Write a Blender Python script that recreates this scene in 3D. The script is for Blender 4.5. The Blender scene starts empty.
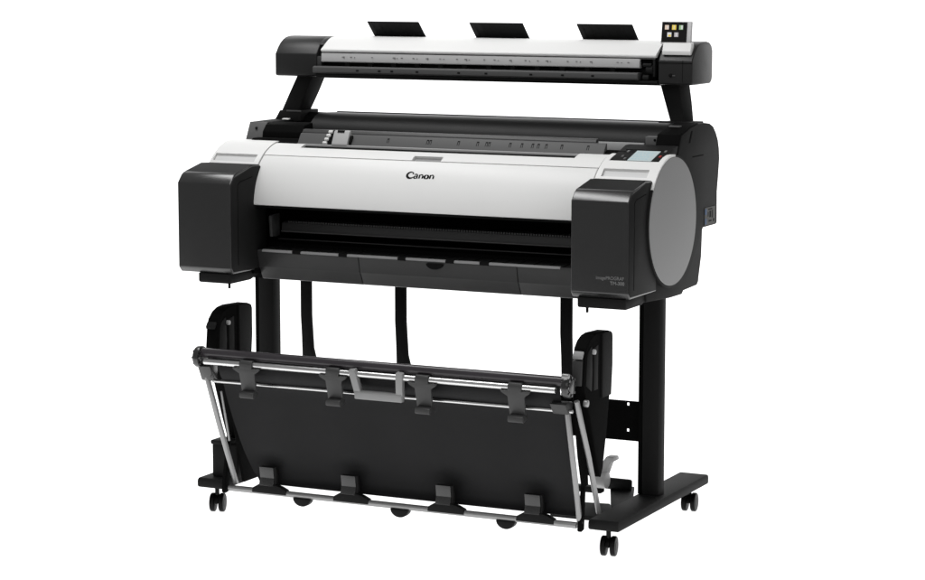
import bpy, bmesh, math, random
from mathutils import Vector, Matrix
random.seed(4)
R = math.radians
scn = bpy.context.scene
col = scn.collection
BASE = Vector((-0.565, 0.28, 0.0))       # where the stand is centred on the floor

# ------------------------------------------------------------------ materials
def mat(name, colour, rough=0.5, spec=0.5, metal=0.0, bump=0.0, bump_scale=900.0, var=0.0,
        coat=0.0, emis=None, emis_str=0.0, rvar=0.04):
    m = bpy.data.materials.new(name); m.use_nodes = True
    nt = m.node_tree; b = nt.nodes['Principled BSDF']
    b.inputs['Base Color'].default_value = (*colour, 1)
    b.inputs['Roughness'].default_value = rough
    b.inputs['Specular IOR Level'].default_value = spec
    b.inputs['Metallic'].default_value = metal
    b.inputs['Coat Weight'].default_value = coat
    if emis:
        b.inputs['Emission Color'].default_value = (*emis, 1)
        b.inputs['Emission Strength'].default_value = emis_str
    tc = nt.nodes.new('ShaderNodeTexCoord')
    n = nt.nodes.new('ShaderNodeTexNoise'); n.inputs['Scale'].default_value = 7.0
    n.inputs['Detail'].default_value = 5.0
    nt.links.new(tc.outputs['Object'], n.inputs['Vector'])
    mr = nt.nodes.new('ShaderNodeMapRange')
    mr.inputs['To Min'].default_value = max(0.02, rough - rvar)
    mr.inputs['To Max'].default_value = min(1.0, rough + rvar)
    nt.links.new(n.outputs['Fac'], mr.inputs['Value'])
    nt.links.new(mr.outputs['Result'], b.inputs['Roughness'])
    if var > 0:
        mx = nt.nodes.new('ShaderNodeMix'); mx.data_type = 'RGBA'
        mx.inputs[6].default_value = (*[c * (1 - var) for c in colour], 1)
        mx.inputs[7].default_value = (*[min(1, c * (1 + var)) for c in colour], 1)
        nt.links.new(n.outputs['Fac'], mx.inputs[0])
        nt.links.new(mx.outputs[2], b.inputs['Base Color'])
    if bump > 0:
        n2 = nt.nodes.new('ShaderNodeTexNoise'); n2.inputs['Scale'].default_value = bump_scale
        n2.inputs['Detail'].default_value = 2.0
        nt.links.new(tc.outputs['Object'], n2.inputs['Vector'])
        bp = nt.nodes.new('ShaderNodeBump'); bp.inputs['Strength'].default_value = bump
        bp.inputs['Distance'].default_value = 0.001
        nt.links.new(n2.outputs['Fac'], bp.inputs['Height'])
        nt.links.new(bp.outputs['Normal'], b.inputs['Normal'])
    return m

BLACK = mat('black_plastic', (.014, .014, .014), .6, .06, bump=.15, var=.06)
COVER = mat('charcoal_plastic', (.0145, .0145, .0145), .24, .68, bump=.08, var=.05)
ARM = mat('matt_charcoal_metal', (.021, .021, .021), .75, .04, bump=.1, var=.05)
SHELL = mat('satin_black_plastic', (.018, .018, .018), .36, .24, bump=.12, var=.05)
DARK = mat('matt_black_plastic', (.004, .004, .004), .8, .03, bump=.1, var=.05)
PANEL = mat('dark_grey_plastic', (.038, .038, .038), .45, .35, bump=.12, var=.05)
MGREY = mat('mid_grey_plastic', (.10, .10, .10), .5, .3, bump=.1, var=.05)
WHITE = mat('white_plastic', (.745, .745, .737), .40, .28, bump=.05, var=.01)
LGREY = mat('light_grey_plastic', (.42, .42, .42), .42, .4, var=.03)
RULER = mat('grey_ruler_plastic', (.092, .092, .092), .5, .25, var=.04)
DISC = mat('grey_side_disc', (.29, .29, .29), .75, .12, bump=.06, var=.015)
STEEL = mat('brushed_steel', (.62, .62, .62), .28, .5, metal=1.0, rvar=.08)
SATIN = mat('satin_aluminium', (.27, .27, .27), .32, .5, metal=.5, rvar=.08)
HANDLE = mat('grey_handle_plastic', (.25, .25, .25), .45, .4, var=.03)
ROLL = mat('dark_roller_coating', (.028, .024, .028), .3, .5)
RUBBER = mat('caster_rubber', (.003, .003, .003), .4, .12, var=.1)
INK = mat('black_print', (.004, .004, .004), .6, .1)
SILVER = mat('silver_plastic', (.55, .55, .55), .4, .4)
PRINT = mat('pale_print', (.15, .15, .15), .5, .3)
LCD = mat('lit_display', (.1, .12, .12), .3, .3, emis=(.58, .68, .70), emis_str=.62)
GLASS = mat('black_screen_glass', (.006, .006, .006), .2, .3)
RED = mat('red_button', (.35, .02, .015), .4, .4)
BLUE = mat('blue_label_print', (.04, .085, .18), .5, .3)
STICK = mat('label_paper', (.11, .11, .105), .6, .2, var=.2)

# LCD gets a faint pattern of pixels rows
def icon_mat(name, c): return mat(name, (.05, .05, .05), .4, .2, emis=c, emis_str=.9)
IC = {'sand': icon_mat('sand_icon', (.75, .60, .48)), 'yellow': icon_mat('yellow_icon', (.78, .58, .06)),
      'green': icon_mat('green_icon', (.30, .48, .25)), 'grey': icon_mat('grey_icon', (.42, .40, .42)),
      'white': icon_mat('white_icon', (.70, .70, .72))}

# fabric with a fine weave and soft folds
def fabric():
    m = mat('black_basket_fabric', (.0085, .0085, .009), .55, .11, bump=.3, bump_scale=1400, var=.12)
    b = m.node_tree.nodes['Principled BSDF']
    b.inputs['Sheen Weight'].default_value = .06
    return m
FABRIC = fabric()

# ------------------------------------------------------------------ mesh helpers
class MB:
    def __init__(self): self.bm = bmesh.new(); self.mats = [None]
    def mi(self, m):
        if m is None: return 0
        if m not in self.mats: self.mats.append(m)
        return self.mats.index(m)
    def _tag(self, faces, m):
        i = self.mi(m)
        for f in faces: f.material_index = i
    def box(self, x0, x1, y0, y1, z0, z1, m=None, bev=0.0, seg=2):
        return self.prism([(y0, z0), (y1, z0), (y1, z1), (y0, z1)], x0, x1, m, bev, seg)
    def prism(self, prof, x0, x1, m=None, bev=0.0, seg=2, ang=25):
        """closed (y, z) outline pushed out along X"""
        t = bmesh.new()
        a = [t.verts.new((x0, y, z)) for y, z in prof]
        b = [t.verts.new((x1, y, z)) for y, z in prof]
        n = len(prof)
        t.faces.new(a); t.faces.new(b[::-1])
        for i in range(n): t.faces.new((a[i], b[i], b[(i + 1) % n], a[(i + 1) % n]))
        bmesh.ops.recalc_face_normals(t, faces=t.faces)
        if bev > 0:
            es = [e for e in t.edges if e.calc_face_angle(0) > R(ang)]
            bmesh.ops.bevel(t, geom=es, offset=bev, segments=seg, profile=.5, affect='EDGES', clamp_overlap=True)
        self.merge(t, m)
        return self
    def prism_dir(self, prof, mat4, depth, m=None, bev=0.0, seg=2):
        """outline in local xy, pushed out along local z, placed by a matrix"""
        t = bmesh.new()
        a = [t.verts.new((x, y, 0)) for x, y in prof]
        b = [t.verts.new((x, y, depth)) for x, y in prof]
        n = len(prof)
        t.faces.new(a); t.faces.new(b[::-1])
        for i in range(n): t.faces.new((a[i], b[i], b[(i + 1) % n], a[(i + 1) % n]))
        bmesh.ops.recalc_face_normals(t, faces=t.faces)
        if bev > 0:
            es = [e for e in t.edges if e.calc_face_angle(0) > R(25)]
            bmesh.ops.bevel(t, geom=es, offset=bev, segments=seg, profile=.5, affect='EDGES', clamp_overlap=True)
        t.transform(mat4)
        bmesh.ops.recalc_face_normals(t, faces=t.faces)
        self.merge(t, m)
        return self
    def merge(self, t, m):
        i = self.mi(m) if m else 0
        vm = {}
        for v in t.verts: vm[v] = self.bm.verts.new(v.co)
        for f in t.faces:
            try: nf = self.bm.faces.new([vm[v] for v in f.verts])
            except ValueError: continue
            nf.material_index = i
        t.free()
    def tube(self, pts, r, m=None, n=20, flat=None):
        """round bar through points; flat=(w, h) makes it a flat bar with w along X"""
        t = bmesh.new(); rings = []
        P = [Vector(p) for p in pts]
        for k, p in enumerate(P):
            d = (P[min(k + 1, len(P) - 1)] - P[max(k - 1, 0)]).normalized()
            ref = Vector((1, 0, 0)) if abs(d.x) < .8 else Vector((0, 0, 1))
            u = (ref - d * ref.dot(d)).normalized(); w = d.cross(u)
            ring = []
            if flat:
                W_, H_ = flat
                cr = [(-W_, -H_), (W_, -H_), (W_, H_), (-W_, H_)]
                for a, b in cr: ring.append(t.verts.new(p + u * a / 2 + w * b / 2))
            else:
                for i in range(n):
                    a = 2 * math.pi * i / n
                    ring.append(t.verts.new(p + (u * math.cos(a) + w * math.sin(a)) * r))
            rings.append(ring)
        for k in range(len(rings) - 1):
            A, B = rings[k], rings[k + 1]
            for i in range(len(A)):
                t.faces.new((A[i], A[(i + 1) % len(A)], B[(i + 1) % len(A)], B[i]))
        t.faces.new(rings[0][::-1]); t.faces.new(rings[-1])
        bmesh.ops.recalc_face_normals(t, faces=t.faces)
        es = [e for e in t.edges if e.calc_face_angle(0) > R(60)]
        bmesh.ops.bevel(t, geom=es, offset=.0012 if flat else min(.0015, r * .25), segments=2, profile=.5, affect='EDGES', clamp_overlap=True)
        self.merge(t, m)
        return self
    def disc(self, c, r, x0, x1, m=None, bev=.0, n=96, ry=None):
        prof = [(c[0] + (ry or r) * math.cos(2 * math.pi * i / n), c[1] + r * math.sin(2 * math.pi * i / n)) for i in range(n)]
        return self.prism(prof, x0, x1, m, bev)
    def build(self, name, m, parent, label=None, sharp=32):
        self.mats[0] = m
        bm = self.bm
        bmesh.ops.remove_doubles(bm, verts=bm.verts, dist=1e-6)
        bm.transform(Matrix.Translation(-BASE))
        for f in bm.faces: f.smooth = True
        for e in bm.edges:
            if len(e.link_faces) == 2 and e.calc_face_angle(0) > R(sharp): e.smooth = False
        me = bpy.data.meshes.new(name); bm.to_mesh(me); bm.free()
        for q in self.mats: me.materials.append(q)
        o = bpy.data.objects.new(name, me); col.objects.link(o); o.parent = parent
        if label: o['label'] = label
        return o

CY, CZ = .22, .8145                      # axis of the round front
def arc(a0, a1, r, n=28, cy=CY, cz=CZ):
    return [(cy + r * math.cos(R(a0 + (a1 - a0) * i / n)), cz + r * math.sin(R(a0 + (a1 - a0) * i / n))) for i in range(n + 1)]

root = bpy.data.objects.new('large_format_printer', None); col.objects.link(root)
root.location = BASE
root['label'] = 'black and white wide-format printer with scanner bar on top and wheeled stand below'
root['category'] = 'printer'

# ------------------------------------------------------------------ chassis
SIDE = [(.07, .66), (.075, .628), (.24, .619), (.322, .618), (.330, .626), (.428, .629), (.438, .636), (.443, .655), (.458, .70),
        (.463, .768), (.468, .774), (.568, .774), (.572, .78), (.570, .86), (.578, .90), (.585, .945), (.581, .972),
        (.572, .995), (.556, 1.015), (.535, 1.032), (.510, 1.041), (.47, 1.045), (.424, 1.045), (.37, 1.038),
        (.302, 1.022), (.277, .975), (.24, .970), (.22, .968), (.15, .935), (.09, .88), (.07, .82)]
b = MB()
b.prism(SIDE, .004, .066, None, .004)
body = b.build('side_housing', BLACK, root)
SIDE_L = [(y, min(z, 1.0225 + max(0, y - .43) * .05)) if y < .58 else (y, z) for y, z in SIDE]
b = MB(); b.prism(SIDE_L, -1.192, -1.134, None, .003)
body_l = b.build('side_housing', BLACK, root)
# grey front facing of the left rear housing, with a screw
b = MB(); b.prism([(.2735, .972), (.2995, 1.0225), (.305, 1.0225), (.282, .972)], -1.190, -1.136, None, .001)
b.tube([(-1.163, .289, 1.006), (-1.163, .2865, 1.007)], .004, INK, 12)
b.build('front_facing', MGREY, body_l)
b = MB(); b.prism([(q[0], q[1] - .002) for q in SIDE_L], -1.1345, -1.1310); b.build('inner_dark_overlay', DARK, body_l)  # overlay added only to keep the housing's inner face dark
b = MB(); b.prism([(.2725, .972), (.2975, 1.0245), (.37, 1.0405), (.424, 1.0475), (.424, 1.03), (.30, 1.0), (.285, .97)], .003, .0645, None, .001)
b.build('front_facing', DARK, body)  # overlay added to darken the lit front and top
# groove lines on the right side housing
b = MB(); b.box(.0655, .0668, .382, .46, .962, .9645)
b.build('trim_line', DARK, body); b = MB()
b.prism([(.355, 1.0), (.372, 1.03), (.380, 1.03), (.363, 1.0)], .0655, .0669)
b.build('trim_line', DARK, body)
# middle of the chassis: roof tray, rear roll cover, floor and back
b = MB()
MID = [(.20, .972), (.186, .968), (.186, .93), (.26, .90), (.27, .74), (.14, .715), (.10, .640), (.11, .622), (.30, .610), (.43, .628),
       (.455, .70), (.46, .78), (.565, .78), (.568, .95), (.47, .96), (.33, .965), (.25, .985), (.22, .985)]
b.prism(MID, -1.134, .004)
chassis = b.build('chassis', DARK, root)
# steep ruler face behind the paper slot
b = MB()
b.prism([(.1970, .9690), (.1990, .9735), (.2190, 1.0020), (.2260, 1.0030), (.2260, .965)], -.985, -.104, None, .0008)
for x in (-.718, -.602, -.594, -.513, -.458, -.433, -.425, -.366, -.333, -.303, -.287, -.265, -.222, -.150):
    w = .0024
    f_ = lambda z: .2004 + (z - .9735) * .7
    for dx in (-w, w): b.prism([(f_(.985) - .0016, .985), (f_(.9935) - .0016, .9935), (f_(.9935), .9935), (f_(.985), .985)], x + dx - .0008, x + dx + .0008, INK)
    b.prism([(f_(.9935) - .0016, .9935), (f_(.9965) - .0016, .9965), (f_(.9965), .9965), (f_(.9935), .9935)], x - w - .0008, x + w + .0008, INK)
tray = b.build('ruler_face', RULER, root)
b = MB(); b.prism([(.1925, .9700), (.1925, .9757), (.1985, .9762), (.1985, .9700)], -.985, -.160, None, .0005)
b.build('ruler_lip', LGREY, tray)
b = MB(); b.prism([(.2262, .985), (.2262, 1.0045), (.2330, 1.0120), (.2440, 1.0125), (.2440, .985)], -.985, -.135, None, .0008)
b.build('upper_strip', PANEL, tray)
b = MB(); b.box(-.172, -.036, .303, .309, .975, 1.0005, None, .0008)
b.build('upper_strip', LGREY, tray)
# white media guide with its small wheels on the left of the tray
b = MB()
b.prism([(.192, .974), (.192, .979), (.2090, 1.0125), (.2160, 1.0135), (.222, .985), (.20, .97)], -.877, -.831, None, .0012)
b.prism([(.2055, 1.0085), (.2080, 1.0140), (.2120, 1.0140), (.2120, 1.0085)], -.866, -.846, INK)
for q in range(4): b.tube([(-.906 + q * .0035, .198 + q * .005, .9800 + q * .0095), (-.894 + q * .0035, .198 + q * .005, .9800 + q * .0095)], .0044, WHITE, 14)
b.prism([(.200, .975), (.200, .985), (.216, 1.013), (.222, 1.013), (.222, .975)], -.892, -.878, INK)
b.prism([(.200, .978), (.200, .984), (.2085, 1.001), (.215, 1.001), (.215, .978)], -.830, -.823, INK, .001)
mg = b.build('media_guide', LGREY, root)
# rear roll cover
b = MB()
RC = arc(200, 92, .086, 22, .425, .9590) + [(.53, 1.041), (.555, 1.03), (.57, 1.005), (.572, .94), (.36, .93)]
b.prism(RC, -1.036, .002, None)
roll = b.build('roll_cover', mat('roll_cover_plastic', (.0075, .0075, .0075), .42, .12, bump=.1, var=.06), root, sharp=50)
b = MB(); b.box(-1.03, .0, .500, .508, 1.0415, 1.0445, None, .001)
b.build('cover_rim', MGREY, roll)
# small metal latch right of the tray
b = MB(); b.box(-.032, .020, .303, .325, .985, 1.0175, None, .0015)
b.tube([(-.006, .304, 1.009), (-.006, .3015, 1.009)], .0035, INK, 12)
lat = b.build('latch', MGREY, root)
b = MB(); b.box(.012, .042, .352, .366, 1.0385, 1.0430, None, .001)
b.build('hinge', MGREY, root)

# ------------------------------------------------------------------ white end caps and lid
def cap(x0, x1, rx0, rx1, name_label):
    b = MB(); RO = .1655
    right = x0 > -.5
    def sl(a, c, mode):
        st = 113.2 if right and a > x0 else 78
        if mode: pr = ([(.262, .962)] if st > 80 else []) + arc(st, 125.6, RO, 20) + [(CY + (RO - .006) * math.cos(R(126.2)), CZ + (RO - .006) * math.sin(R(126.2)))] + \
                 arc(127, 134, RO - .008, 4) + arc(135.2, 188, RO, 20)
        else: pr = ([(.262, .962)] if st > 80 else []) + arc(st, 188, RO, 44)
        pr = pr + [(.10, CZ - .02), (.24, .90)]
        b.prism(pr, a, c)
    sl(x0, rx0, 0); sl(rx0, rx1, 1); sl(rx1, x1, 0)
    return b.build('end_cap', WHITE, root)
capL = cap(-1.197, -1.047, -1.190, -1.062, '')
capR = cap(-.083, .070, -.069, .052, '')
b = MB(); b.prism(arc(126.4, 134.6, .1595, 5) + arc(134.6, 126.4, .150, 5), -1.189, -1.063)
b.build('grip_recess', SILVER, capL)
b = MB(); b.prism(arc(126.4, 134.6, .1595, 5) + arc(134.6, 126.4, .150, 5), -.068, .051)
b.build('grip_recess', SILVER, capR)

# top frame (behind the lid seam) with the notch and the paper slot
b = MB(); RL = .1635
def ringpr(a0, a1, ro=RL, th=.012, n=24): return arc(a0, a1, ro, n) + arc(a1, a0, ro - th, n)
b.prism(ringpr(99.5, 124.3), -1.0445, -.955)
b.prism(ringpr(110.0, 124.3), -.955, -.606)
b.prism(ringpr(110.0, 117.5), -.606, -.523)
b.prism(ringpr(110.0, 124.3), -.523, -.167)
b.prism(ringpr(97, 124.3), -.167, -.0855)
tf = b.build('top_frame', WHITE, root)
b = MB(); b.prism(ringpr(116.5, 125, RL - .0075, .004), -.607, -.522)
b.build('finger_notch', HANDLE, tf)
b = MB(); b.prism(ringpr(96, 109, RL - .006, .006), -.960, -.160)
b.build('paper_slot', INK, tf)
# hinged front lid
b = MB()
b.prism(ringpr(125.0, 177.2, RL, .010, 48), -1.0445, -.0865, None, .0022, 3)
lid = b.build('front_cover', WHITE, root)
# black sheet behind the lid that draws the seam's shadow
b = MB(); b.prism(ringpr(120, 180, RL - .013, .003), -1.045, -.085)
b.build('seam_shadow_sheet', INK, lid)

def text_mesh(body, size, name, m, parent, place, offset=.0, sx=1.0, spacing=1.0, align='CENTER'):
    cu = bpy.data.curves.new('lettering_curve', 'FONT'); cu.body = body; cu.size = size
    cu.align_x = align; cu.offset = offset; cu.space_character = spacing; cu.resolution_u = 6
    o = bpy.data.objects.new('lettering_tmp', cu); col.objects.link(o)
    dg = bpy.context.evaluated_depsgraph_get()
    me = bpy.data.meshes.new_from_object(o.evaluated_get(dg))
    bpy.data.objects.remove(o)
    bm = bmesh.new(); bm.from_mesh(me)
    bmesh.ops.subdivide_edges(bm, edges=[e for e in bm.edges if e.calc_length() > size * .2], cuts=2)
    for v in bm.verts: v.co = place(v.co.x * sx, v.co.y) - BASE
    bm.to_mesh(me); bm.free(); me.name = name
    me.materials.clear(); me.materials.append(m)
    t = bpy.data.objects.new(name, me); col.objects.link(t); t.parent = parent
    return t

# maker's name: heavy wide letters drawn as strokes of varying weight, wrapped on the lid
def logo(parent):
    bm = bmesh.new(); rr = RL + .0006
    def P(x, y):                         # x metres from left end, y metres up the lid
        a = R(146.2) - y / RL
        return Vector((-.602 + x, CY + rr * math.cos(a), CZ + rr * math.sin(a))) - BASE
    def stroke(pts):                     # (x, y, half width)
        L = []
        for k, (x, y, w) in enumerate(pts):
            x0, y0, _ = pts[max(k - 1, 0)]; x1, y1, _ = pts[min(k + 1, len(pts) - 1)]
            dx, dy = x1 - x0, y1 - y0; l = math.hypot(dx, dy) or 1
            nx, ny = -dy / l, dx / l; w = w * 1.2
            L.append((bm.verts.new(P(x + nx * w, y + ny * w)), bm.verts.new(P(x - nx * w, y - ny * w))))
        for k in range(len(L) - 1):
            bm.faces.new((L[k][0], L[k + 1][0], L[k + 1][1], L[k][1]))
    def bow(cx, cy, rx, ry, a0, a1, w0, w1, n=16, pw=1.0):
        out = []
        for i in range(n + 1):
            t = i / n; a = R(a0 + (a1 - a0) * t)
            w = w0 + (w1 - w0) * math.sin(math.pi * t) ** pw
            out.append((cx + rx * math.cos(a), cy + ry * math.sin(a), w))
        stroke(out)
    # C: tall crescent with its hook
    bow(.0125, .0115, .0105, .0092, 68, 322, .0008, .0027)
    stroke([(.0160, .0200, .0006), (.0185, .0165, .0022), (.0175, .0135, .0004)])
    def small_a(x):
        stroke([(x + .0105, .0125, .0019), (x + .0105, .0035, .0019), (x + .0125, .0022, .0008)])
        bow(x + .0062, .0115, .0045, .0032, 10, 165, .0008, .0013)
        bow(x + .0058, .0055, .0040, .0032, 40, 330, .0007, .0016)
    def small_n(x):
        stroke([(x + .002, .0140, .0018), (x + .002, .0025, .0018)])
        bow(x + .0068, .0100, .0044, .0036, 160, 10, .0008, .0013)
        stroke([(x + .0112, .0108, .0019), (x + .0112, .0025, .0019)])
    def small_o(x):
        bow(x + .0068, .0078, .0052, .0054, 90, 270, .0008, .0024)
        bow(x + .0068, .0078, .0052, .0054, 270, 450, .0008, .0024)
    small_a(.0210); small_n(.0360); small_o(.0510); small_n(.0665)
    me = bpy.data.meshes.new('brand_lettering'); bm.to_mesh(me); bm.free(); me.materials.append(INK)
    o = bpy.data.objects.new('brand_lettering', me); col.objects.link(o); o.parent = parent
logo(lid)

# ------------------------------------------------------------------ grey side discs
b = MB(); b.disc((.2195, .8145), .1655, .066, .0770, None, .0015)
rim = b.build('disc_rim', BLACK, root)
b = MB(); b.prism(arc(86, 147, .1665, 30, .2195) + arc(147, 86, .1610, 30, .2195), .064, .0776)
b.build('rim_trim', WHITE, rim)
b = MB(); b.disc((.2195, .8145), .1603, .070, .0795, None, .002)
b.build('side_disc', DISC, rim)

# ------------------------------------------------------------------ ink tank covers
def ink_cover(x0, x1):
    pr = [(-.048, .650), (-.0605, .6635), (-.0605, .8850), (-.0410, .9055), (-.030, .9110),
          (.052, .9275), (.092, .9255), (.125, .90), (.125, .650)]
    b = MB(); b.prism(pr, x0, x1, None, .0030, 3, 24)
    o = b.build('ink_tank_cover', COVER, root, sharp=40)
    b = MB()
    b.prism([(-.047, .655), (-.0575, .667), (-.0575, .883), (-.040, .901), (.052, .9235), (.090, .9225), (.122, .90), (.122, .653)], x1 - .001, x1 + .0006, None, .0005)
    q_ = b.build('matt_side_overlay', BLACK, o)  # matt black overlay added so the side reflects less light
    b = MB(); b.prism([(-.026, .9108), (.052, .9270), (.091, .9250), (.091, .9262), (.052, .9282), (-.026, .9122)], x0 + .003, x1 - .003); b.build('matt_top_overlay', BLACK, o)  # thin matt layer added to keep bright reflections off the top
    b = MB(); b.prism([(-.025, .670), (-.025, .880), (-.015, .889), (.05, .898), (.05, .896), (-.014, .887), (-.0235, .879), (-.0235, .670)], x1, x1 + .0012); b.build('panel_groove', DARK, q_)
    b = MB()
    b.prism([(-.052, .650), (-.052, .627), (-.045, .6235), (.055, .6235), (.12, .640), (.12, .650)], x0 + (.055 if x0 < -1 else .014), x1 - .010, None, .003)
    k = b.build('under_tray', BLACK, o)
    px = (x1 - .015) if x0 < -1 else x0 + .038
    b = MB(); b.tube([(px, -.045, .626), (px, -.045, .612)], .0035, None, 12)
    b.build('pin', BLACK, k)
    return o
icL = ink_cover(-1.197, -1.037)
icR = ink_cover(-.0785, .0715)
fr = lambda x, y: Vector((.0575 + x, -.0612, .703 + y))
text_mesh('imagePROGRAF', .0118, 'series_lettering', PRINT, icR, lambda x, y: Vector((.0615 + x, -.0612, .6975 + y)), offset=.00015, sx=.92, align='RIGHT')
text_mesh('TM-300', .0118, 'model_lettering', PRINT, icR, lambda x, y: Vector((.0625 + x, -.0612, .6855 + y)), offset=.0004, sx=.98, align='RIGHT')

# ------------------------------------------------------------------ control panel
sl = math.atan2(.022, .066)
b = MB(); b.prism([(.1535, .960), (.1530, .9645), (.1545, .9662), (.265, .9970), (.290, .9975), (.300, .994), (.300, .955)], -.0708, .0640, None, .0008)
cp = b.build('control_panel', BLACK, root)
def on_panel(y): return .9662 + (y - .1545) * .2787
def patch(y0, y1, h=.0010, d=-.001): return [(y0, on_panel(y0) + d), (y1, on_panel(y1) + d), (y1, on_panel(y1) + h), (y0, on_panel(y0) + h)]
b = MB(); b.prism(patch(.1585, .2270), -.0225, .0400)
disp = b.build('display', LCD, cp)
b = MB(); random.seed(9)
for r_ in range(4):
    y = .168 + r_ * .014; x = -.016
    while x < .030:
        w = random.uniform(.003, .010)
        b.prism(patch(y, y + .005, .0014, .0009), x, min(x + w, .036)); x += w + random.uniform(.002, .005)
b.build('display_text', mat('display_print', (.12, .2, .22), .4, .2, emis=(.42, .52, .55), emis_str=.7), disp)
for x, y, m in ((-.047, .215, PRINT), (-.048, .180, MGREY), (.050, .222, PRINT), (.050, .186, RED), (-.036, .165, MGREY)):
    b = MB(); b.prism(patch(y, y + .010, .0020), x, x + .006, None, .0006)
    b.build('button', m, cp)
b = MB(); b.prism(patch(.232, .2345, .0008), -.055, .055); b.build('panel_line', DARK, cp)

# sticker on the rear right
b = MB()
b.box(.0662, .0670, .476, .553, .778, .824, STICK)
b.box(.0668, .0674, .476, .489, .781, .796, BLUE); b.box(.0668, .0674, .476, .489, .806, .821, BLUE)
for y, z, w, h in ((.505, .786, .02, .004), (.51, .797, .012, .017), (.528, .795, .006, .02), (.50, .817, .03, .003), (.537, .784, .009, .008), (.498, .80, .005, .012)):
    b.box(.0668, .0674, y, y + w, z, z + h, INK)
b.build('rating_sticker', STICK, body)

# ------------------------------------------------------------------ output mouth and lower front panel
b = MB()
b.prism([(.095, .790), (.10, .793), (.14, .795), (.14, .735), (.10, .735)], -1.014, -1.006, None, .001)
b.build('guide_plate', PANEL, root)
b = MB()
b.prism([(.150, .768), (.158, .771), (.200, .773), (.200, .742), (.150, .742), (.146, .748)], -1.005, -.08, None, .001)
n = 120
for i in range(n):
    x = -.985 + i * .90 / n
    b.box(x, x + .0045, .1475, .153, .769, .7735, None)
pl = b.build('platen_bar', PANEL, root)
b = MB(); b.box(-1.005, -.08, .1435, .150, .7445, .7475, None, .0008); b.build('platen_edge', MGREY, pl)
b = MB(); b.box(-1.005, -.08, .128, .136, .7260, .7285, None, .0008); b.build('platen_rail', PANEL, pl)
# front panel in three pieces with hairline gaps
FP = [(.070, .7000), (.0765, .7020), (.20, .7020), (.20, .630), (.105, .622), (.098, .624), (.084, .652), (.080, .657), (.0715, .693)]
b = MB()
for x0, x1 in ((-1.036, -.7345), (-.7325, -.2835), (-.2815, -.078)): b.prism(FP, x0, x1, None, .0010)
fp = b.build('lower_front_panel', PANEL, root)
b = MB()
cuts = [-1.02, -.928, -.904, -.790, -.766, -.617, -.595, -.480, -.457, -.384, -.359, -.163]
for i in range(0, len(cuts), 2): b.prism([(.0680, .6985), (.0695, .7035), (.076, .7045), (.076, .700), (.071, .6975)], cuts[i], cuts[i + 1], None, .0006)
b.build('panel_edge_strip', HANDLE, fp)
for i in range(1, len(cuts) - 1, 2): b = MB(); b.box(cuts[i], cuts[i + 1], .066, .080, .6965, .7050, None, .001); b.build('edge_roller', INK, fp)
M = Matrix.Translation((-.511, .0725, .6925)) @ Matrix.Rotation(R(90), 4, 'X')
b = MB(); b.prism_dir([(.024 * math.cos(R(a)), .014 * math.sin(R(a))) for a in range(180, 361, 12)], M, .006)
b.build('latch_notch', INK, fp)
# slanted paper bed behind the panel edge with ribs
b = MB(); b.prism([(.078, .7025), (.20, .7100), (.20, .704), (.078, .7015)], -1.03, -.08)
x = -1.0
while x < -.1:
    b.prism([(.078, .7025), (.20, .7100), (.20, .713), (.078, .7045)], x, x + .003); x += .042
b.build('paper_bed', BLACK, root)
# inner black wall of the mouth
b = MB(); b.box(-1.13, .004, .25, .26, .64, .93); b.build('mouth_back', DARK, root)
b = MB(); b.prism([(.06, .64), (.06, .80), (.09, .84), (.25, .84), (.25, .63)], -1.0455, -1.037); b.build('mouth_cheek', DARK, root)
b = MB(); b.prism([(.06, .64), (.06, .80), (.09, .84), (.25, .84), (.25, .63)], -.0785, -.070); b.build('mouth_cheek', DARK, root)

# ------------------------------------------------------------------ scanner
SP = [(.400, 1.145), (.398, 1.150), (.398, 1.2050), (.4055, 1.2135), (.412, 1.2220), (.425, 1.234), (.441, 1.2435), (.458, 1.2495), (.478, 1.252), (.505, 1.252),
      (.525, 1.249), (.540, 1.241), (.548, 1.228), (.548, 1.160), (.543, 1.149), (.532, 1.1435), (.41, 1.1435)]
b = MB(); b.prism([(y + (.006 if y < .45 else -.006), z - .003 if z > 1.2 else z) for y, z in SP if not (y < .42 and z < 1.20)] + [(.44, 1.1475)], -1.03, -.03)
sc = b.build('scanner_unit', DARK, root)
b = MB(); b.prism(SP, -1.166, -1.036, None, .0028, 3); hl = b.build('end_housing', SHELL, sc, sharp=45)
b = MB(); b.prism(SP, -.036, .056, None, .0028, 3); hr = b.build('end_housing', SHELL, sc, sharp=45)
# raised corner curving over the lid
for x0, x1, s in ((-1.040, -1.022, 1), (-.042, -.031, -1)):
    b = MB(); b.prism([(.420, 1.2305)] + [q for q in SP if q[1] > 1.233 and q[0] < .53] + [(.53, 1.235), (.44, 1.225)], x0, x1, None, .001)
    b.build('housing_lip', SHELL, hl if s > 0 else hr)
# dark seams on the right housing, and the lock
b = MB(); b.box(.0300, .0306, .3972, .3990, 1.15, 1.207); b.box(-.036, .0555, .3972, .3985, 1.1985, 1.2000)
b.build('housing_seam', DARK, hr)
b = MB(); b.tube([(-.002, .3985, 1.168), (-.002, .3955, 1.168)], .0052, INK, 16); b.box(.002, .010, .3960, .3984, 1.1665, 1.1685, MGREY)
b.build('lock', INK, hr)
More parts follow.
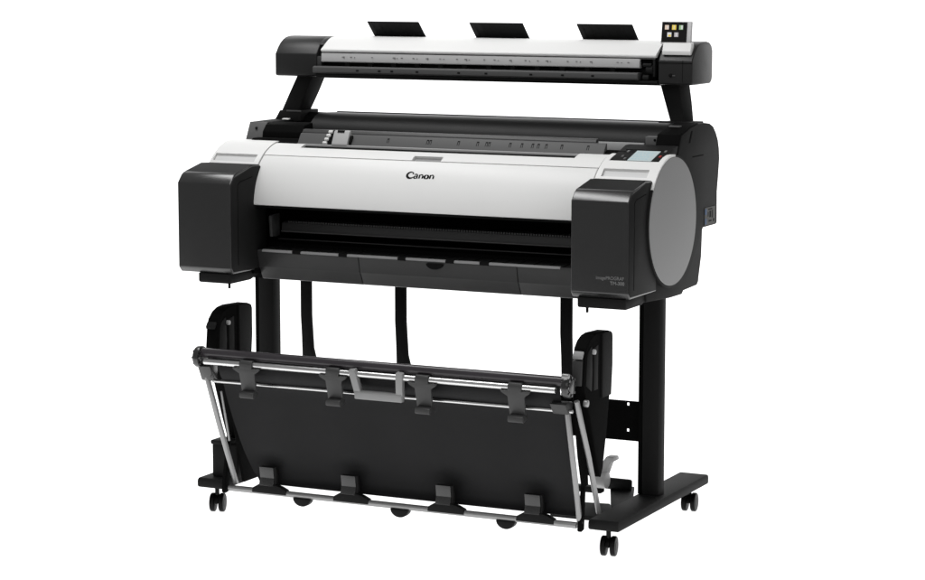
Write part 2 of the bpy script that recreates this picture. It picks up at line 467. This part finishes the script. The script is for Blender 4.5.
# white scanner lid
LP = [(.396, 1.2155), (.397, 1.2195), (.410, 1.2265), (.424, 1.2355), (.440, 1.2445), (.457, 1.2505), (.478, 1.2530), (.505, 1.2530), (.522, 1.250),
      (.522, 1.244), (.505, 1.246), (.44, 1.236), (.41, 1.2125), (.400, 1.2115)]
b = MB(); b.prism(LP, -1.0215, -.0425, None, .0012); sl_ = b.build('scanner_lid', WHITE, sc)
b = MB(); b.box(-1.02, -.045, .4005, .4015, 1.2080, 1.2125); b.build('lid_gap', RULER, sc)
# ruler strip with its marks
b = MB(); b.prism([(.3975, 1.2085), (.3955, 1.1865), (.3985, 1.1845), (.415, 1.1845), (.415, 1.2085)], -1.020, -.087, None, .0008)
random.seed(3); x = -.99
marks = [-.955, -.93, -.865, -.80, -.775, -.74, -.70, -.66, -.61, -.585, -.53, -.50, -.455, -.41, -.375, -.35, -.29, -.265, -.225, -.15, -.12]
for i, x in enumerate(marks):
    z = 1.1985
    b.box(x, x + .005, .3950, .3975, z, z + .0012, MGREY)
    if i % 3 == 0: b.box(x + .006, x + .0072, .3950, .3975, z - .004, z + .0018, MGREY)
    if i % 2: b.box(x + .012, x + .015, .3950, .3975, z - .0015, z, MGREY)
b.build('scanner_ruler', LGREY, sc)
# feed slots: black gap with short dividers
b = MB(); b.box(-1.03, -.05, .418, .424, 1.150, 1.21); b.build('slot_back', INK, sc)
b = MB()
for x in [-.951 + i * .0708 for i in range(12)]: b = MB(); b.box(x, x + .014, .404, .4185, 1.171, 1.187); b.build('slot_divider', BLACK, sc)
b = MB(); b.prism([(.388, 1.1735), (.3825, 1.1705), (.3825, 1.1575), (.388, 1.1535), (.417, 1.1535), (.417, 1.1730), (.40, 1.1735)], -1.040, -.087, None, .0012)
lb = b.build('feed_lip', mat('feed_lip_plastic', (.072, .072, .072), .5, .25, bump=.1, var=.06), sc)
for x in (-.905, -.838, -.80, -.724, -.60, -.52, -.39, -.30, -.215): b = MB(); b.box(x, x + .008, .3815, .3835, 1.161, 1.1655, None, .0005); b.build('lip_roller', INK, lb)
b = MB(); b.prism([(.392, 1.1525), (.392, 1.147), (.398, 1.142), (.46, 1.138), (.52, 1.143), (.52, 1.155)], -1.036, -.038, None, .001)
b.build('underside', BLACK, sc)
# gears right of the feed slot
b = MB(); b.disc((.406, 1.181), .011, -.070, -.052, None, .001, 24); b.disc((.402, 1.160), .008, -.078, -.062, None, .001, 20)
b.tube([(-.078, .400, 1.193), (-.055, .400, 1.193)], .005); b.box(-.052, -.046, .40, .42, 1.163, 1.207, None, .001)
b.build('drive_gear', BLACK, sc)
b = MB(); b.prism([(.400, 1.2), (.400, 1.17), (.42, 1.17), (.42, 1.2)], -1.036, -1.022, None, .003); b.build('slot_cheek', PANEL, sc)

# paper guides standing up behind the lid
for x in (-.838, -.5285, -.216):
    b = MB(); w = .078
    pr = [(.553, 1.205), (.548, 1.222), (.530, 1.238), (.505, 1.258), (.470, 1.2905), (.467, 1.2930), (.4685, 1.2945), (.473, 1.2935), (.509, 1.2605), (.534, 1.2410), (.552, 1.2245), (.557, 1.205)]
    b.prism(pr, x - w, x + w, None, .0005)
    g = b.build('paper_guide', BLACK, sc)
    b = MB()
    for i in range(7):
        xx = x - w + .010 + i * .0222
        b.prism([(.5400, 1.2286), (.5050, 1.2572), (.4725, 1.2876), (.474, 1.2885), (.507, 1.2590), (.542, 1.2295)], xx, xx + .006)
    b.build('guide_rib', BLACK, g)

# touch screen
b = MB(); b.prism([(.404, 1.2200), (.4025, 1.2300), (.4050, 1.2335), (.4100, 1.2500), (.426, 1.2515), (.430, 1.24), (.42, 1.22)], -.0280, .0490, None, .0012)
ts = b.build('touch_screen', WHITE, sc)
def sy(z): return .4165 + (z - 1.2505) * .14
b = MB(); z0, z1 = 1.2460, 1.3050
b.prism([(sy(z0), z0), (sy(z1), z1), (sy(z1) + .010, z1 - .001), (sy(z0) + .012, z0)], -.0380, .0435, None, .0018)
fr_ = b.build('screen_frame', SILVER, ts)
b = MB(); z2, z3 = 1.2520, 1.3025
b.prism([(sy(z2) - .0012, z2), (sy(z3) - .0012, z3), (sy(z3) + .001, z3), (sy(z2) + .001, z2)], -.0355, .0325, GLASS)
def icon(xc, zc, w, h, m, d=.0022):
    b.prism([(sy(zc - h) - d, zc - h), (sy(zc + h) - d, zc + h), (sy(zc + h) - .0008, zc + h), (sy(zc - h) - .0008, zc - h)], xc - w, xc + w, m)
icon(-.0222, 1.2895, .0052, .0056, IC['sand']); icon(-.0025, 1.2895, .0055, .0060, IC['yellow']); icon(.0165, 1.2895, .0052, .0056, IC['green'])
icon(-.0145, 1.2710, .0055, .0056, IC['white']); icon(.0045, 1.2710, .0055, .0056, IC['grey'])
icon(-.0190, 1.2893, .0015, .0030, IC['white'], .0026); icon(-.0025, 1.2897, .0008, .0052, IC['white'], .0026)
icon(.0190, 1.2900, .0018, .0048, IC['white'], .0026); icon(-.0133, 1.2685, .0035, .0024, IC['yellow'], .0026); icon(.0045, 1.2712, .0012, .0045, IC['white'], .0026)
b.build('screen_glass', GLASS, ts)

# arms carrying the scanner
def arm(xt0, xt1, xb0, xb1, zt, zb):
    b = MB(); t = bmesh.new(); V = []
    def ring(x0, x1, z, y0, y1): return [t.verts.new(c) for c in ((x0, y0, z), (x1, y0, z), (x1, y1, z), (x0, y1, z))]
    rs = [ring(xt0, xt1, zt, .452, .530), ring(xt0 * .5 + xb0 * .5, xt1 * .5 + xb1 * .5, (zt + zb) / 2, .449, .527), ring(xb0, xb1, zb, .447, .518)]
    for A, B in zip(rs, rs[1:]):
        for i in range(4): t.faces.new((A[i], A[(i + 1) % 4], B[(i + 1) % 4], B[i]))
    t.faces.new(rs[0]); t.faces.new(rs[-1][::-1])
    bmesh.ops.recalc_face_normals(t, faces=t.faces)
    es = [e for e in t.edges if e.calc_face_angle(0) > R(40)]
    bmesh.ops.bevel(t, geom=es, offset=.003, segments=2, profile=.5, affect='EDGES')
    b.merge(t, None); return b.build('scanner_arm', ARM, root)
a1 = arm(-1.127, -1.078, -1.176, -1.122, 1.1455, 1.045)
a2 = arm(-.053, .000, -.019, .018, 1.1455, 1.040)
b = MB(); b.prism_dir([(-1.190, 1.018), (-1.172, 1.0470), (-1.105, 1.0475), (-1.105, 1.018)], Matrix.Translation((0, .53, 0)) @ Matrix.Rotation(R(90), 4, 'X'), .10, None, .002); b.build('arm_foot', BLACK, a1)
b = MB(); b.box(-1.150, -1.105, .4290, .4330, 1.0440, 1.0480, None, .001); b.build('foot_trim', MGREY, a1)
b = MB(); b.prism([(.42, 1.0400), (.43, 1.0480), (.53, 1.0450), (.53, 1.028), (.42, 1.028)], -.046, .040, None, .002); b.build('arm_foot', BLACK, a2)
b = MB(); b.prism([(.44, .97), (.45, 1.030), (.48, 1.042), (.55, 1.036), (.57, 1.0), (.57, .97)], -1.134, -1.037, None, .002); b.build('hinge_block', DARK, root)
b = MB(); b.prism([(.262, .965), (.267, 1.0), (.285, 1.018), (.33, 1.024), (.335, .97)], -1.132, -1.010, None, .003, 2); b.build('hinge_block', DARK, root)
b = MB(); b.prism([(.42, 1.019), (.42, 1.024), (.43, 1.026), (.43, 1.019)], -1.160, -1.138, None, .001); b.build('white_tab', WHITE, root)

# ------------------------------------------------------------------ stand
def post(x0):
    b = MB(); x1 = x0 + .060
    prof = [(x0, .297), (x0 + .012, .297), (x0 + .013, .288), (x0 + .016, .286), (x1 - .010, .286), (x1 - .003, .289), (x1, .296), (x1, .322), (x1 - .004, .330), (x0 + .004, .330), (x0, .326)]
    b.prism_dir(prof, Matrix.Translation((0, 0, .0965)), .53, None)
    o = b.build('stand_post', BLACK, root, sharp=40)
    b = MB(); b.box(x0 + .0005, x0 + .0125, .2895, .296, .098, .62); b.build('groove_shade_strip', DARK, o)  # dark strip set into the groove to imitate its shade
    return o
post(-1.174); post(-.0385)
def foot(xc):
    b = MB(); x0, x1 = xc - .040, xc + .040
    prof = [(-.028, .0705), (-.034, .075), (-.034, .090), (-.028, .0968), (.598, .0968), (.606, .092), (.606, .072), (.60, .0705)]
    b.prism(prof, x0, x1, None, .0035, 2)
    return b.build('stand_foot', BLACK, root)
FX = (-1.127, 0.0)
fl = foot(FX[0]); frt = foot(FX[1])
def caster(x, y, ang):
    b = MB(); b.tube([(x, y, .072), (x, y, .046)], .0060, None, 16)
    b.tube([(x, y, .0715), (x, y, .0670)], .011, None, 20)
    Mx = Matrix.Translation((x, y, 0)) @ Matrix.Rotation(R(ang), 4, 'Z')
    def at_(o): return Mx @ Matrix(((0, 0, 1, o), (1, 0, 0, .006), (0, 1, 0, .0252), (0, 0, 0, 1)))
    rd = lambda r, n=40, a0=0, a1=360: [(r * math.cos(R(a0 + (a1 - a0) * i / n)), r * math.sin(R(a0 + (a1 - a0) * i / n))) for i in range(n)]
    b.prism_dir(rd(.0225, 24, -10, 190), at_(-.0052), .0104, None, .0015)
    c = b.build('caster', RUBBER, root)
    for s in (-.0190, .0058):
        b = MB(); b.prism_dir(rd(.0252), at_(s), .0132, None, .0036, 3)
        b.prism_dir(rd(.0125, 28), at_(s - .0006), .0144, None, .001, 1)
        b.build('wheel', RUBBER, c)
caster(0, .004, 10); caster(-1.128, .004, 17); caster(.002, .560, 6); caster(-1.127, .560, 15)
# rear cross plate with bolt holes
b = MB()
hx0, hx1 = -.0745, -.0675
hz = (.2555, .2635, .3235, .3315)
def plate_mirror(f):
    f(lambda x: x)
b.box(-1.114 + .0, -1.128 + .062, .300, .304, .232, .336)
for a, c in ((.232, hz[0]), (hz[1], hz[2]), (hz[3], .336)):
    b.box(hx0, hx1, .300, .304, a, c)
b.box(-1.114, hx0, .300, .304, .232, .336); b.box(hx1, -.036, .300, .304, .232, .336)
b.bm.verts.ensure_lookup_table()
xb = b.build('cross_plate', DARK, root)
# feet-level arms and pedal
b = MB()
C_ = [(-.095, .030), (-.040, .048), (-.040, .160), (-.058, .205), (-.040, .225), (-.040, .300), (-.092, .406), (-.155, .378), (-.168, .300), (-.128, .305), (-.100, .190), (-.150, .150), (-.15, .03)]
C_ = [(-.150, .035), (-.040, .035), (-.040, .150), (-.072, .192), (-.127, .300), (-.127, .320), (-.170, .300), (-.195, .300), (-.195, .385), (-.150, .390), (-.090, .408), (-.040, .300), (-.040, .150)]
# two pieces: a front shelf and a rear wing, hole between them left open
b.prism_dir([(-.170, .030), (-.0405, .030), (-.0405, .130), (-.071, .184), (-.170, .166)], Matrix.Translation((0, 0, .078)), .012, None, .002)
b.prism_dir([(-.070, .186), (-.0405, .132), (-.0405, .262), (-.092, .402), (-.150, .376), (-.122, .310)], Matrix.Translation((0, 0, .0785)), .011, None, .002)
b.box(-.160, -.080, .345, .362, .088, .118, None, .006)
pb = b.build('pedal_bracket', BLACK, root)
b = MB(); b.box(-.205, -.118, .235, .262, .100, .116, None, .003); b.build('pedal_base', BLACK, pb)
b = MB()
b.tube([(-.138, .240, .136), (-.102, .240, .136)], .0215, None, 28)
b.prism_dir([(-.008, 0), (.010, -.004), (.026, .040), (.040, .046), (.038, .056), (.016, .056), (.008, .044)], Matrix.Translation((-.122, .272, .142)) @ Matrix.Rotation(R(90), 4, 'X'), .034, None, .003)
b.build('pedal', SILVER, pb)
# block on the left foot
b = MB(); b.box(-1.140, -1.062, 0.0, .05, .0965, .186, None, .004); b.box(-1.143, -1.078, -.004, .054, .184, .196, None, .004)
b.build('foot_block', BLACK, root)

# hanging support straps behind the basket
for x0, fl_ in ((-1.018, .012), (-.728, .012), (-.245, .004)):
    b = MB()
    w_ = .0165
    L_ = [(-w_, .625), (-w_, .50), (-w_ + .003, .44), (-w_ + .005, .36), (w_ + fl_ * 1.25 + .002, .36), (w_ + fl_ * 1.0, .385), (w_ + fl_ * .45, .41), (w_ + fl_ * .3, .44), (w_, .50), (w_, .625)]
    b.prism_dir([(x0 + a, z) for a, z in L_], Matrix.Translation((0, .305, 0)) @ Matrix.Rotation(R(90), 4, 'X'), .010, None, .002)
    b.build('support_strap', BLACK, root)

# ------------------------------------------------------------------ media basket
ZR, YR = .456, -.145
b = MB(); b.tube([(-1.075, YR, ZR), (-.045, YR, ZR)], .0125, None, 28)
basket = b.build('media_basket', ROLL, root)
b = MB(); b.tube([(-1.060, -.160, .4360), (-.072, -.160, .4360)], .0078, None, 24); b.build('upper_rod', STEEL, basket)
b = MB(); b.tube([(-1.060, -.120, .3795), (-.044, -.120, .3795)], .0045, None, 16); b.build('thin_rod', STEEL, basket)
b = MB(); b.tube([(-1.058, -.050, .0830), (-.062, -.050, .0830)], .0080, None, 24); b.build('bottom_rail', SATIN, basket)
# front legs of the frame (flat, inner) and outer bars
b = MB(); b.tube([(-.059, -.121, .384), (-.053, -.052, .088)], .0072, None, 20); b.build('frame_leg', SATIN, basket)
b = MB(); b.tube([(-1.073, -.128, .392), (-1.060, -.092, .262), (-1.044, -.036, .092)], .0072, None, 20); b.build('frame_leg', SATIN, basket)
b = MB(); b.tube([(-1.040, -.112, .352), (-1.040, -.075, .215)], .0028, None, 12); b.build('frame_bar', SATIN, basket)
b = MB(); b.tube([(-.031, -.129, .408), (-.026, -.062, .255), (-.026, .002, .107)], .0068, None, 20); b.build('frame_bar', SATIN, basket)
# black corner brackets where the frame meets the rods
b = MB(); b.prism([(-.150, .420), (-.140, .430), (-.110, .425), (-.110, .380), (-.130, .380)], -1.088, -1.050, None, .003); b.build('corner_bracket', COVER, basket)
b = MB(); b.prism([(-.150, .400), (-.125, .405), (-.100, .400), (-.105, .372), (-.128, .372)], -.094, -.052, None, .003); b.build('corner_bracket', PANEL, basket)
b = MB(); b.tube([(-1.045, -.145, .395), (-1.045, -.150, .395)], .006, None, 14); b.build('screw', MGREY, basket)
for x in (-1.073, -.056):
    b = MB(); b.prism([(-.064, .073), (-.058, .069), (-.040, .072), (-.030, .200), (-.022, .225), (-.035, .222), (-.048, .16), (-.062, .095)], x, x + .010, None, .002)
    b.build('lower_bracket', DARK, basket)
# roller hubs
for x in (-1.092, -.056):
    b = MB(); b.disc((YR + .004, .4440), .028, x, x + .016, None, .003, 40)
    b.disc((YR + .004, .4440), .018, x - .005, x + .020, None, .002, 32)
    for k in range(8):
        a = k * math.pi / 4; b.disc((YR + .004 + .022 * math.cos(a), .444 + .022 * math.sin(a)), .0032, x - .003, x + .019, None, 0, 8)
    h = b.build('roller_hub', COVER, basket)
b = MB(); b.tube([(-.052, -.168, .474), (-.034, -.168, .474)], .006, None, 16)
b.build('hub_nut', SATIN, basket)
b = MB(); b.tube([(-.024, -.098, .398), (-.014, -.098, .398)], .009, None, 16); b.build('hub_nut', SATIN, basket)
# upright side arms of the basket
SA = [(-.120, .440), (-.110, .505), (-.100, .530), (-.075, .547), (-.045, .556), (-.010, .5590), (.090, .5560), (.104, .552), (.110, .540), (.110, .470), (.100, .395), (.075, .300), (.045, .215), (.028, .195), (.010, .205), (-.020, .26), (-.070, .36), (-.110, .41)]
for x0, x1, w in ((-1.113, -1.078, 0), (-.058, -.024, 1)):
    f0, f1 = ((-.070, .106) if not w else (-.100, .070))
    yy = lambda P_: [(f0 + (q[0] + .120) / .230 * (f1 - f0), q[1]) for q in P_]
    b = MB(); b.prism(yy(SA), x0, x1, None, .003, 3)
    s = b.build('side_arm', DARK, basket, sharp=40)
    b = MB(); b.prism(yy([(.022, .556), (.090, .5550), (.103, .550), (.1085, .540), (.1085, .470), (.098, .395), (.022, .395)]), x1 - .001, x1 + .005, None, .002)
    b.build('arm_cover', BLACK, s)
    b = MB(); b.prism(yy([(-.108, .440), (-.098, .505), (-.088, .522), (-.060, .532), (-.055, .47), (-.06, .42)]), x1 - .001, x1 + .002, None, .0015)
    b.build('arm_panel', BLACK, s)
    b = MB(); b.prism(yy([(-.040, .525), (-.005, .530), (-.005, .42), (-.040, .42)]), x1 - .001, x1 + .0012, None, .001); b.build('arm_panel', BLACK, s)
    b = MB(); b.tube([(x1, yy([(-.05, 0)])[0][0], .517), (x1 + .008, yy([(-.05, 0)])[0][0], .517)], .0065, None, 16); b.build('arm_bolt', LGREY, s)
    b = MB(); b.prism(yy([(-.1215, .505), (-.1235, .512), (-.112, .524), (-.106, .520)]), x0 + .004, x1 - .004, None, .001); b.build('edge_tab', HANDLE if w else BLACK, s)
    if w: b = MB(); b.prism(yy([(-.124, .440), (-.1205, .500), (-.110, .505), (-.110, .44)]), x0 + .003, x1 - .006, None, .001); b.build('edge_cover', PANEL, s)
# black triangular gussets
b = MB(); b.prism([(-.108, .372), (-.060, .25), (-.020, .095), (.06, .095), (.03, .20), (-.04, .33)], -1.037, -1.028, None, .002); b.build('side_gusset', DARK, basket)
b = MB(); b.prism([(-.105, .372), (-.080, .26), (-.055, .18), (-.02, .18), (-.03, .27), (-.05, .36)], -.050, -.044, None, .002); b.build('side_gusset', DARK, basket)

# fabric: curved sheet with a little sag and drape
bm = bmesh.new(); NX, NZ = 120, 60
curve = [(-.142, .446), (-.138, .410), (-.116, .372), (-.100, .320), (-.078, .250), (-.052, .180), (-.034, .135), (-.030, .115), (-.038, .1020)]
def cr(t):
    f = t * (len(curve) - 1); i = min(int(f), len(curve) - 2); u = f - i
    p0 = curve[max(i - 1, 0)]; p1 = curve[i]; p2 = curve[i + 1]; p3 = curve[min(i + 2, len(curve) - 1)]
    return [.5 * ((2 * p1[k]) + (-p0[k] + p2[k]) * u + (2 * p0[k] - 5 * p1[k] + 4 * p2[k] - p3[k]) * u * u + (-p0[k] + 3 * p1[k] - 3 * p2[k] + p3[k]) * u ** 3) for k in (0, 1)]
clipx = (-.938, -.696, -.424, -.178)
grid = []
for j in range(NZ + 1):
    t = j / NZ; y, z = cr(t); row = []
    xl = -1.030 + .062 * max(0, (t - .30) / .70) ** 1.3; xr = -.0695 + .008 * t
    for i in range(NX + 1):
        u = i / NX; x = xl + (xr - xl) * u
        belly = math.sin(math.pi * min(1, max(0, (t - .15) / .85)))
        sag = .012 * belly * math.sin(math.pi * u)
        dz = 0 * math.sin(math.pi * min(1, max(0, (x + .938) / .76)) * 3) ** 2 * max(0, t - .85) / .15
        wr = .0016 * belly * math.sin(x * 31 + t * 2.0) + .0010 * belly * math.sin(x * 17 - t * 5 + 1)
        for c in clipx:
            d = math.hypot((x - c) / .045, (z - .165) / .025); sag += .011 * math.exp(-d * d)
        row.append(bm.verts.new((x, y + sag + wr, z + dz)))
    grid.append(row)
for j in range(NZ):
    for i in range(NX): bm.faces.new((grid[j][i], grid[j + 1][i], grid[j + 1][i + 1], grid[j][i + 1]))
bmesh.ops.recalc_face_normals(bm, faces=bm.faces)
bmesh.ops.solidify(bm, geom=bm.faces[:], thickness=.0015)
mb = MB(); mb.bm.free(); mb.bm = bm
mb.build('basket_fabric', FABRIC, basket, sharp=60)

# upper clips over the rods
for x in (-.931, -.679, -.428, -.176):
    b = MB()
    b.prism([(-.1705, .4250), (-.1715, .4400), (-.167, .4470), (-.158, .4480), (-.150, .444), (-.149, .425)], x - .0195, x + .0175, None, .0015)
    M = Matrix.Translation((0, -.164, .433)) @ Matrix.Rotation(R(90 + 12), 4, 'X')
    b.prism_dir([(x - .040, -.004), (x + .040, -.004), (x + .038, -.009), (x + .024, -.018), (x + .022, -.070), (x - .019, -.070), (x - .021, -.018), (x - .036, -.009)], M, .008, None, .0015)
    b.prism([(-.146, .368), (-.146, .356), (-.168, .350), (-.174, .353), (-.174, .364), (-.170, .3665), (-.154, .369)], x - .018, x + .023, None, .0015)
    c = b.build('clip', PANEL, basket)
# lower clips on the bottom rail
for x in clipx:
    b = MB()
    b.prism_dir([(x - .046, .080), (x + .058, .080), (x + .057, .0925), (x + .040, .1000), (x + .026, .104), (x - .024, .104), (x - .044, .0925)], Matrix.Translation((0, -.040, 0)) @ Matrix.Rotation(R(90), 4, 'X'), .019, None, .002)
    b.prism([(-.058, .092), (-.050, .120), (-.0545, .150), (-.048, .152), (-.036, .122), (-.036, .092)], x - .022, x + .024, None, .002)
    c = b.build('clip', BLACK, basket)
    b = MB(); b.prism([(-.0605, .101), (-.0535, .121), (-.0575, .150), (-.0525, .1505), (-.049, .120), (-.055, .100)], x - .023, x + .019, None, .001)
    b.build('clip_tongue', COVER, c)
# half-round pads under the rail
for x in (-.834, -.549, -.252):
    b = MB(); b.prism_dir([(x + .026 * math.cos(R(a)), .0775 + .022 * math.sin(R(a))) for a in range(180, 361, 10)], Matrix.Translation((0, -.040, 0)) @ Matrix.Rotation(R(90), 4, 'X'), .020, None, .002)
    b.build('rail_pad', RUBBER, basket)
# handle
b = MB()
b.tube([(-.6225, -.168, .4485), (-.6120, -.149, .378)], 0, None, flat=(.0185, .015))
b.tube([(-.4895, -.168, .4485), (-.4980, -.149, .378)], 0, None, flat=(.0185, .015))
b.prism([(-.160, .3720), (-.144, .3720), (-.142, .3930), (-.156, .3960), (-.162, .391)], -.6225, -.4885, None, .003)
b.build('handle', HANDLE, basket)

# ------------------------------------------------------------------ surface: white sweep, given a glow of its own to stay shadowless
m = bpy.data.materials.new('glowing_white_sweep'); m.use_nodes = True
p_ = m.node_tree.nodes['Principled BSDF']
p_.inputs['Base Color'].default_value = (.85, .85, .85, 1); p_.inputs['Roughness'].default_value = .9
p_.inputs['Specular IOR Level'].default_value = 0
p_.inputs['Emission Color'].default_value = (1, 1, 1, 1); p_.inputs['Emission Strength'].default_value = .97  # emission added to whiten the ground and wash out shadows
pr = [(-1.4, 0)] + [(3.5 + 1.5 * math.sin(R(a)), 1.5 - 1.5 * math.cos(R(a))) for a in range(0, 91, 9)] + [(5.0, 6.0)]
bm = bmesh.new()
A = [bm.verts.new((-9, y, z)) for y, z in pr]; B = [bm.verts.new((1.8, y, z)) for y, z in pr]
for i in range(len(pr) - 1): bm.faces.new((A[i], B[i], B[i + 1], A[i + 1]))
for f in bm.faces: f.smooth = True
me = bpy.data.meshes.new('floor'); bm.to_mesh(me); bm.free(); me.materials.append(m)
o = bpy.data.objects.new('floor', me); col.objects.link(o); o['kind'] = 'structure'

# ------------------------------------------------------------------ light
w = bpy.data.worlds.new('World'); scn.world = w; w.use_nodes = True
w.node_tree.nodes['Background'].inputs['Color'].default_value = (1, 1, 1, 1)
w.node_tree.nodes['Background'].inputs['Strength'].default_value = .28
def area(name, loc, target, sx, sy_, power):
    l = bpy.data.lights.new(name, 'AREA'); l.shape = 'RECTANGLE'; l.size = sx; l.size_y = sy_; l.energy = power
    o = bpy.data.objects.new(name, l); col.objects.link(o); o.location = loc
    o.rotation_euler = (Vector(target) - Vector(loc)).to_track_quat('-Z', 'Y').to_euler()
    return o
area('overhead_softbox', (-.9, -.35, 3.2), (-.65, .05, .9), 3.4, .60, 60)
area('front_softbox', (1.2, -4.5, 3.2), (-.565, .1, .8), 1.6, 1.6, 20)

# ------------------------------------------------------------------ camera
cam = bpy.data.cameras.new('camera'); co = bpy.data.objects.new('camera', cam); col.objects.link(co)
cam.sensor_fit = 'HORIZONTAL'; cam.sensor_width = 36; cam.lens = 2451.91 / 925 * 36
cam.clip_end = 100; cam.clip_start = .1
pitch, yaw = R(7.65039), R(25.91759)
co.location = (2.2614484, -5.4744141, 1.45830087)
fw = Vector((-math.sin(yaw) * math.cos(pitch), math.cos(yaw) * math.cos(pitch), -math.sin(pitch)))
co.rotation_euler = fw.to_track_quat('-Z', 'Y').to_euler()
scn.camera = co
scn.view_settings.view_transform = 'Standard'; scn.view_settings.look = 'None'; scn.view_settings.gamma = 1
scn.view_settings.exposure = 0
